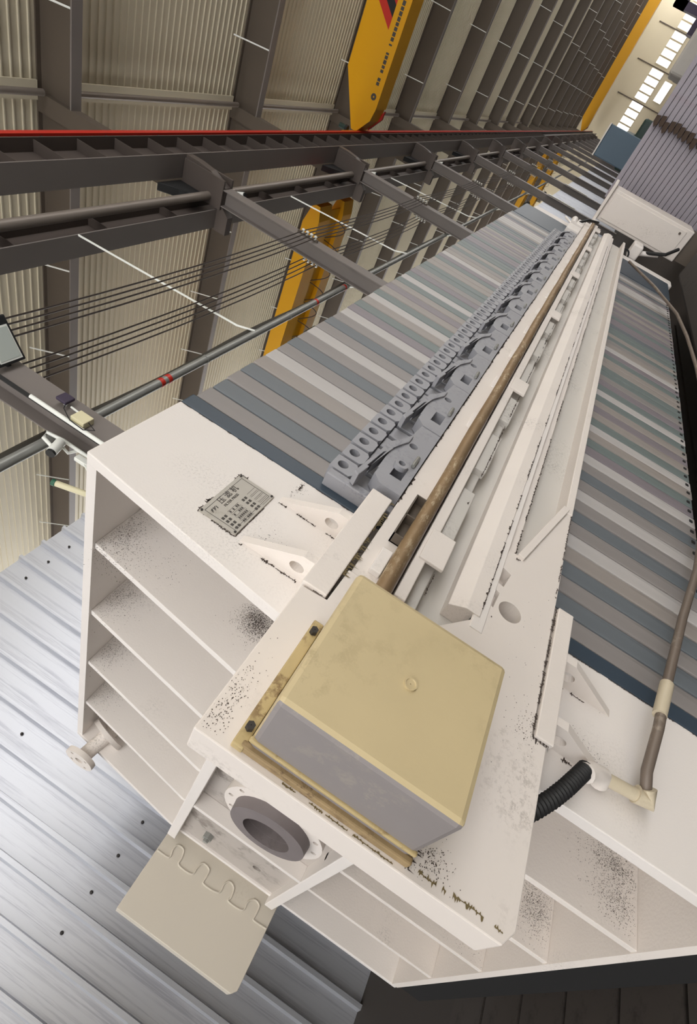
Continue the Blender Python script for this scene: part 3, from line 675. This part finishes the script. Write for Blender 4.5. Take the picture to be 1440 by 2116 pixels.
cut(arm, [prism('c', SP([(.03, .1485), (.13, .1365), (.14, .130), (.03, .1415)]), 1, .85 * U, 1.0 * U, BLUEH)])
bm = bmesh.new(); atube(bm, SP([(.145, .899, .040), (.20, .899, .040)]), .006 * U, 8); pin = mk('pin', bm, GALV, True)
order = ['grey', 'blue_grey', 'grey', 'blue_grey', 'taupe_grey', 'pale_grey', 'grey', 'blue_grey', 'grey', 'pale_grey', 'grey', 'blue_grey', 'grey', 'pale_grey', 'mauve_grey', 'green_grey', 'taupe_grey', 'pale_grey', 'green_grey', 'taupe_grey', 'mauve_grey', 'taupe_grey', 'green_grey', 'pale_grey']
names = list(PLM)
word = {'grey': 'mid grey', 'blue_grey': 'blue-grey', 'pale_grey': 'pale grey', 'mauve_grey': 'mauve-grey', 'green_grey': 'green-grey', 'taupe_grey': 'taupe-grey'}
for i in range(NPL):
    nme = order[i] if i < len(order) else random.choice(names)
    o = bpy.data.objects.new('filter_plate', bodymesh[nme]); COL.objects.link(o)
    o.location = ((P0 + i * PP) * U, random.uniform(-.0005, .0025), random.uniform(-.001, .003))
    hs = [ear, earl, outl]
    tag(o, '%s filter plate standing in the pack of the press' % word[nme], 'filter plate', 'filter plates in the press, ' + word[nme])
    if i % 5 == 0:
        hs = hs + [foot, arm, pin]
        o['label'] = '%s filter plate with a long rail handle in the press pack' % word[nme]; o['group'] = 'filter plates with rail handles, ' + word[nme]
    for h in hs:
        c = h.copy(); COL.objects.link(c); c.parent = o; c.location = (0, 0, 0)
    if i == 0:
        br = lathe('boss_ring', (.115 * U, .902 * U, .070 * U), 1, [(-.014, .022 * U), (.004, .022 * U), (.004, .011 * U), (-.014, .011 * U)], BLUEH, 24); br.parent = o
for h in (ear, earl, outl, foot, arm, pin): bpy.data.objects.remove(h)
fpz = ubox('feed_plate', 1.108, 1.167, .999, 2.86, -1.07, .712, NAVY, .006)
thing('end_filter_plate', 'dark navy end plate between the press head and the pack', 'filter plate', [fpz, ubox('side_block', 1.137, 1.166, .95, 1.0, .02, .235, BLUEH, .004)])
# follower head at the far end of the pack
XP = P0 + NPL * PP
thing('follower_block', 'dark navy follower head closing the far end of the plate pack', 'press head', [ubox('pressing_plate', XP + .005, XP + .78, .999, 2.87, -1.09, .69, NAVY, .01), ubox('housing', XP + .778, XP + 1.0, .999, 2.9, -1.14, .60, WHITE, .02), ubox('roller_arm', XP + .3, XP + .62, .93, 1.01, .019, .16, WHITE, .01)])
thing('drive_unit', 'small white drive unit with levers on the beam end', 'drive', [ubox('base', 6.86, 7.16, .91, .985, .019, .10, WHITE, .01), utube('cylinder', [(6.86, .94, .12), (7.2, .94, .14)], .035, WHITE, 14), utube('lever', [(6.88, .95, .13), (7.12, .95, .24)], .012, WHITE, 8), utube('hose', [(7.0, .915, .08), (7.08, .865, .0), (7.18, .855, -.1)], .012, BLACK, 8)])
# ================================================================ PIPE AND HOSE AT THE LOWER BEAM
pts = [(.797, .965, -.80), (.84, .93, -.775), (.95, .905, -.785), (1.12, .9, -.812), (1.4, .9, -.87), (1.69, .9, -.94), (2.2, .9, -1.02), (2.9, .9, -1.09), (3.6, .9, -1.12), (4.04, .9, -1.12), (4.7, .9, -1.09), (5.24, .9, -1.03), (5.8, .9, -.83), (6.3, .9, -.55)]
sag = []
for i in range(len(pts) - 1):
    for t in range(4): sag.append(tuple(pts[i][k] + (pts[i + 1][k] - pts[i][k]) * t / 4 for k in range(3)))
sag.append(pts[-1])
thing('drain_pipe', 'brown weathered pipe sagging along the lower part of the pack', 'pipe', [utube('run', sag, .0125, PVCD, 12), utube('sleeve', [(.99, .904, -.788), (1.10, .9, -.808)], .0165, PVC, 14), utube('drop', [(.785, .965, -.69), (.797, .965, -.80)], .015, PVC, 14), utube('elbow', [(.797, .965, -.775), (.797, .965, -.806), (.815, .95, -.792)], .021, PVC, 14), utube('tee', [(.76, .955, -.645), (.775, .96, -.66), (.785, .965, -.69), (.785, .985, -.70)], .022, WHITE2, 14)])
hz = bmesh.new(); hp = [(.775, .957, -.648), (.74, .955, -.628), (.70, .955, -.605), (.66, .96, -.58), (.62, .965, -.55), (.58, .97, -.515)]
fine = []
for i in range(len(hp) - 1):
    for t in range(10): fine.append(tuple((hp[i][k] + (hp[i + 1][k] - hp[i][k]) * t / 10) * U for k in range(3)))
atube(hz, fine, [(.0195 if i % 2 else .0165) * U for i in range(len(fine))], 14)
single(mk('corrugated_hose', hz, BLACK, True), 'black corrugated hose curving out from behind the beam plate', 'hose')
# ================================================================ FAR END OF THE AISLE
XQ = 9.6
bm = bmesh.new(); abox(bm, 0, 2.0, 0, 2.05, 0, .066, .006)
pl = mk('stored_plate', bm, PLUM); pl.data.transform(Matrix.Translation((0, 0, -EYE)))
bm = bmesh.new(); aprism(bm, [(.0, .012), (.10, .0), (.13, .03), (.09, .062), (.01, .068)], 0, -.09, .02); flap = mk('cloth_flap', bm, MUCK); flap.data.transform(Matrix.Translation((0, 0, -EYE)))
for i in range(21):
    o = pl if i == 0 else pl.copy()
    if i: COL.objects.link(o)
    o.location = (XQ + random.uniform(-.01, .01), -1.22 + random.uniform(-.01, .01), EYE + .01 - (i + 1) * .0705)
    if i % 7 == 3: o.location.x -= .012
    tag(o, 'mauve-grey filter plate lying flat in the pile behind the press' if i else 'mauve-grey filter plate lying on top of the flat pile', 'filter plate', 'stored filter plates in the flat pile')
    for y in (1.02, 1.5):
        if y > 1.4: continue
        c = flap.copy(); COL.objects.link(c); c.parent = o; c.location = (0, y + random.uniform(-.03, .03), 0)
bpy.data.objects.remove(flap)
single(box('pallet_base', XQ, XQ + 2, -1.22, .83, FZ, EYE * 0 - 21 * .0705 + .005, STEELD), 'dark base under the flat pile of plates', 'base')
thing('power_cabinet', 'cream metal cabinet at the far end of the side beam', 'cabinet', [box('body', 8.6, 9.2, .62, 1.0, -1.2, -.06, CREAM, .01), box('door', 8.585, 8.6, .655, .965, -1.12, -.10, CREAM, .006), box('lid', 8.55, 9.25, .57, 1.03, -.06, -.02, CREAM, .006), lathe('lock', (8.582, .70, -1.05), 0, [(-.006, .001), (-.006, .015), (.004, .015), (.004, .001)], STEELD, 14), box('plinth', 8.65, 9.15, .64, .98, FZ, -1.2, STEELD)])
thing('valve_manifold', 'white valve manifold with black hoses beside the cabinet', 'manifold', [box('block', 8.0, 8.3, .95, 1.12, -.75, -.62, WHITE, .02), tube('pipe', [(8.1, 1.05, -.7), (8.1, .95, -.95)], .03, WHITE, 10), lathe('handwheel', (7.95, 1.1, -.58), 0, [(-.01, .07), (.01, .07), (.01, .05), (-.01, .05)], BLACK, 16), tube('hose', [(8.1, 1.0, -.8), (8.0, .9, -1.0), (8.1, .8, -1.1)], .02, BLACK, 8)])
thing('hydraulic_press', 'blue steel end of a further press beyond the pile', 'press head', [box('head_plate', 16, 16.4, .18, .82, -.2, .76, BLUES, .02), box('rim', 15.98, 16.42, .17, .83, .76, .79, WHITE, .005), box('base', 16.1, 16.8, .1, .9, FZ, -.2, STEELD)])
thing('press_machine', 'dark machine body behind the blue press head', 'press', [box('body', 17.5, 24, -.2, .95, FZ, .2, DGRN, .05), box('top', 18, 22, .2, .8, .2, .5, DGRN, .05)])
thing('rig_platform', 'dark purple rig with a lit opening near the end wall', 'rig', [box('mast', 118, 120, -14.6, -13.6, 2.2, 7.0, PURP), box('arm', 118, 120, -18, -13.6, 5.2, 7.0, PURP), box('deck', 118, 121, -18, -11.6, 1.9, 3.0, PURP), box('leg', 118, 119, -17, -16.2, FZ, 2.0, PURP), box('leg', 118, 119, -13, -12.3, FZ, 2.0, PURP)])
for i, (x, y, z) in enumerate(((30, -3.4, .55), (34, -3.6, .35))):
    thing('press_shroud', 'grey shrouded machine standing beyond the pile of plates', 'machine', [box('body', x, x + 3, y - 1.5, y + 1.6, FZ, z, GREYW, .1), box('skirt', x - .02, x + 3.02, y - 1.52, y + 1.62, FZ, FZ + .9, MUCK)], 'shrouded machines')
# drip trays and dark ground under the press
for i in range(9):
    single(ubox('tray_plank', -.2 + i * .0, 7.2, .5 + i * .28, .76 + i * .28, -1.5, -1.47, FLOOR), 'dark wooden tray plank on the floor under the press', 'plank', 'planks under the press')
single(ubox('drip_apron', 2.0, 7.4, .35, .95, -1.47, -1.18, FLOOR, .03), 'dark brown drip apron along the foot of the pack', 'apron')
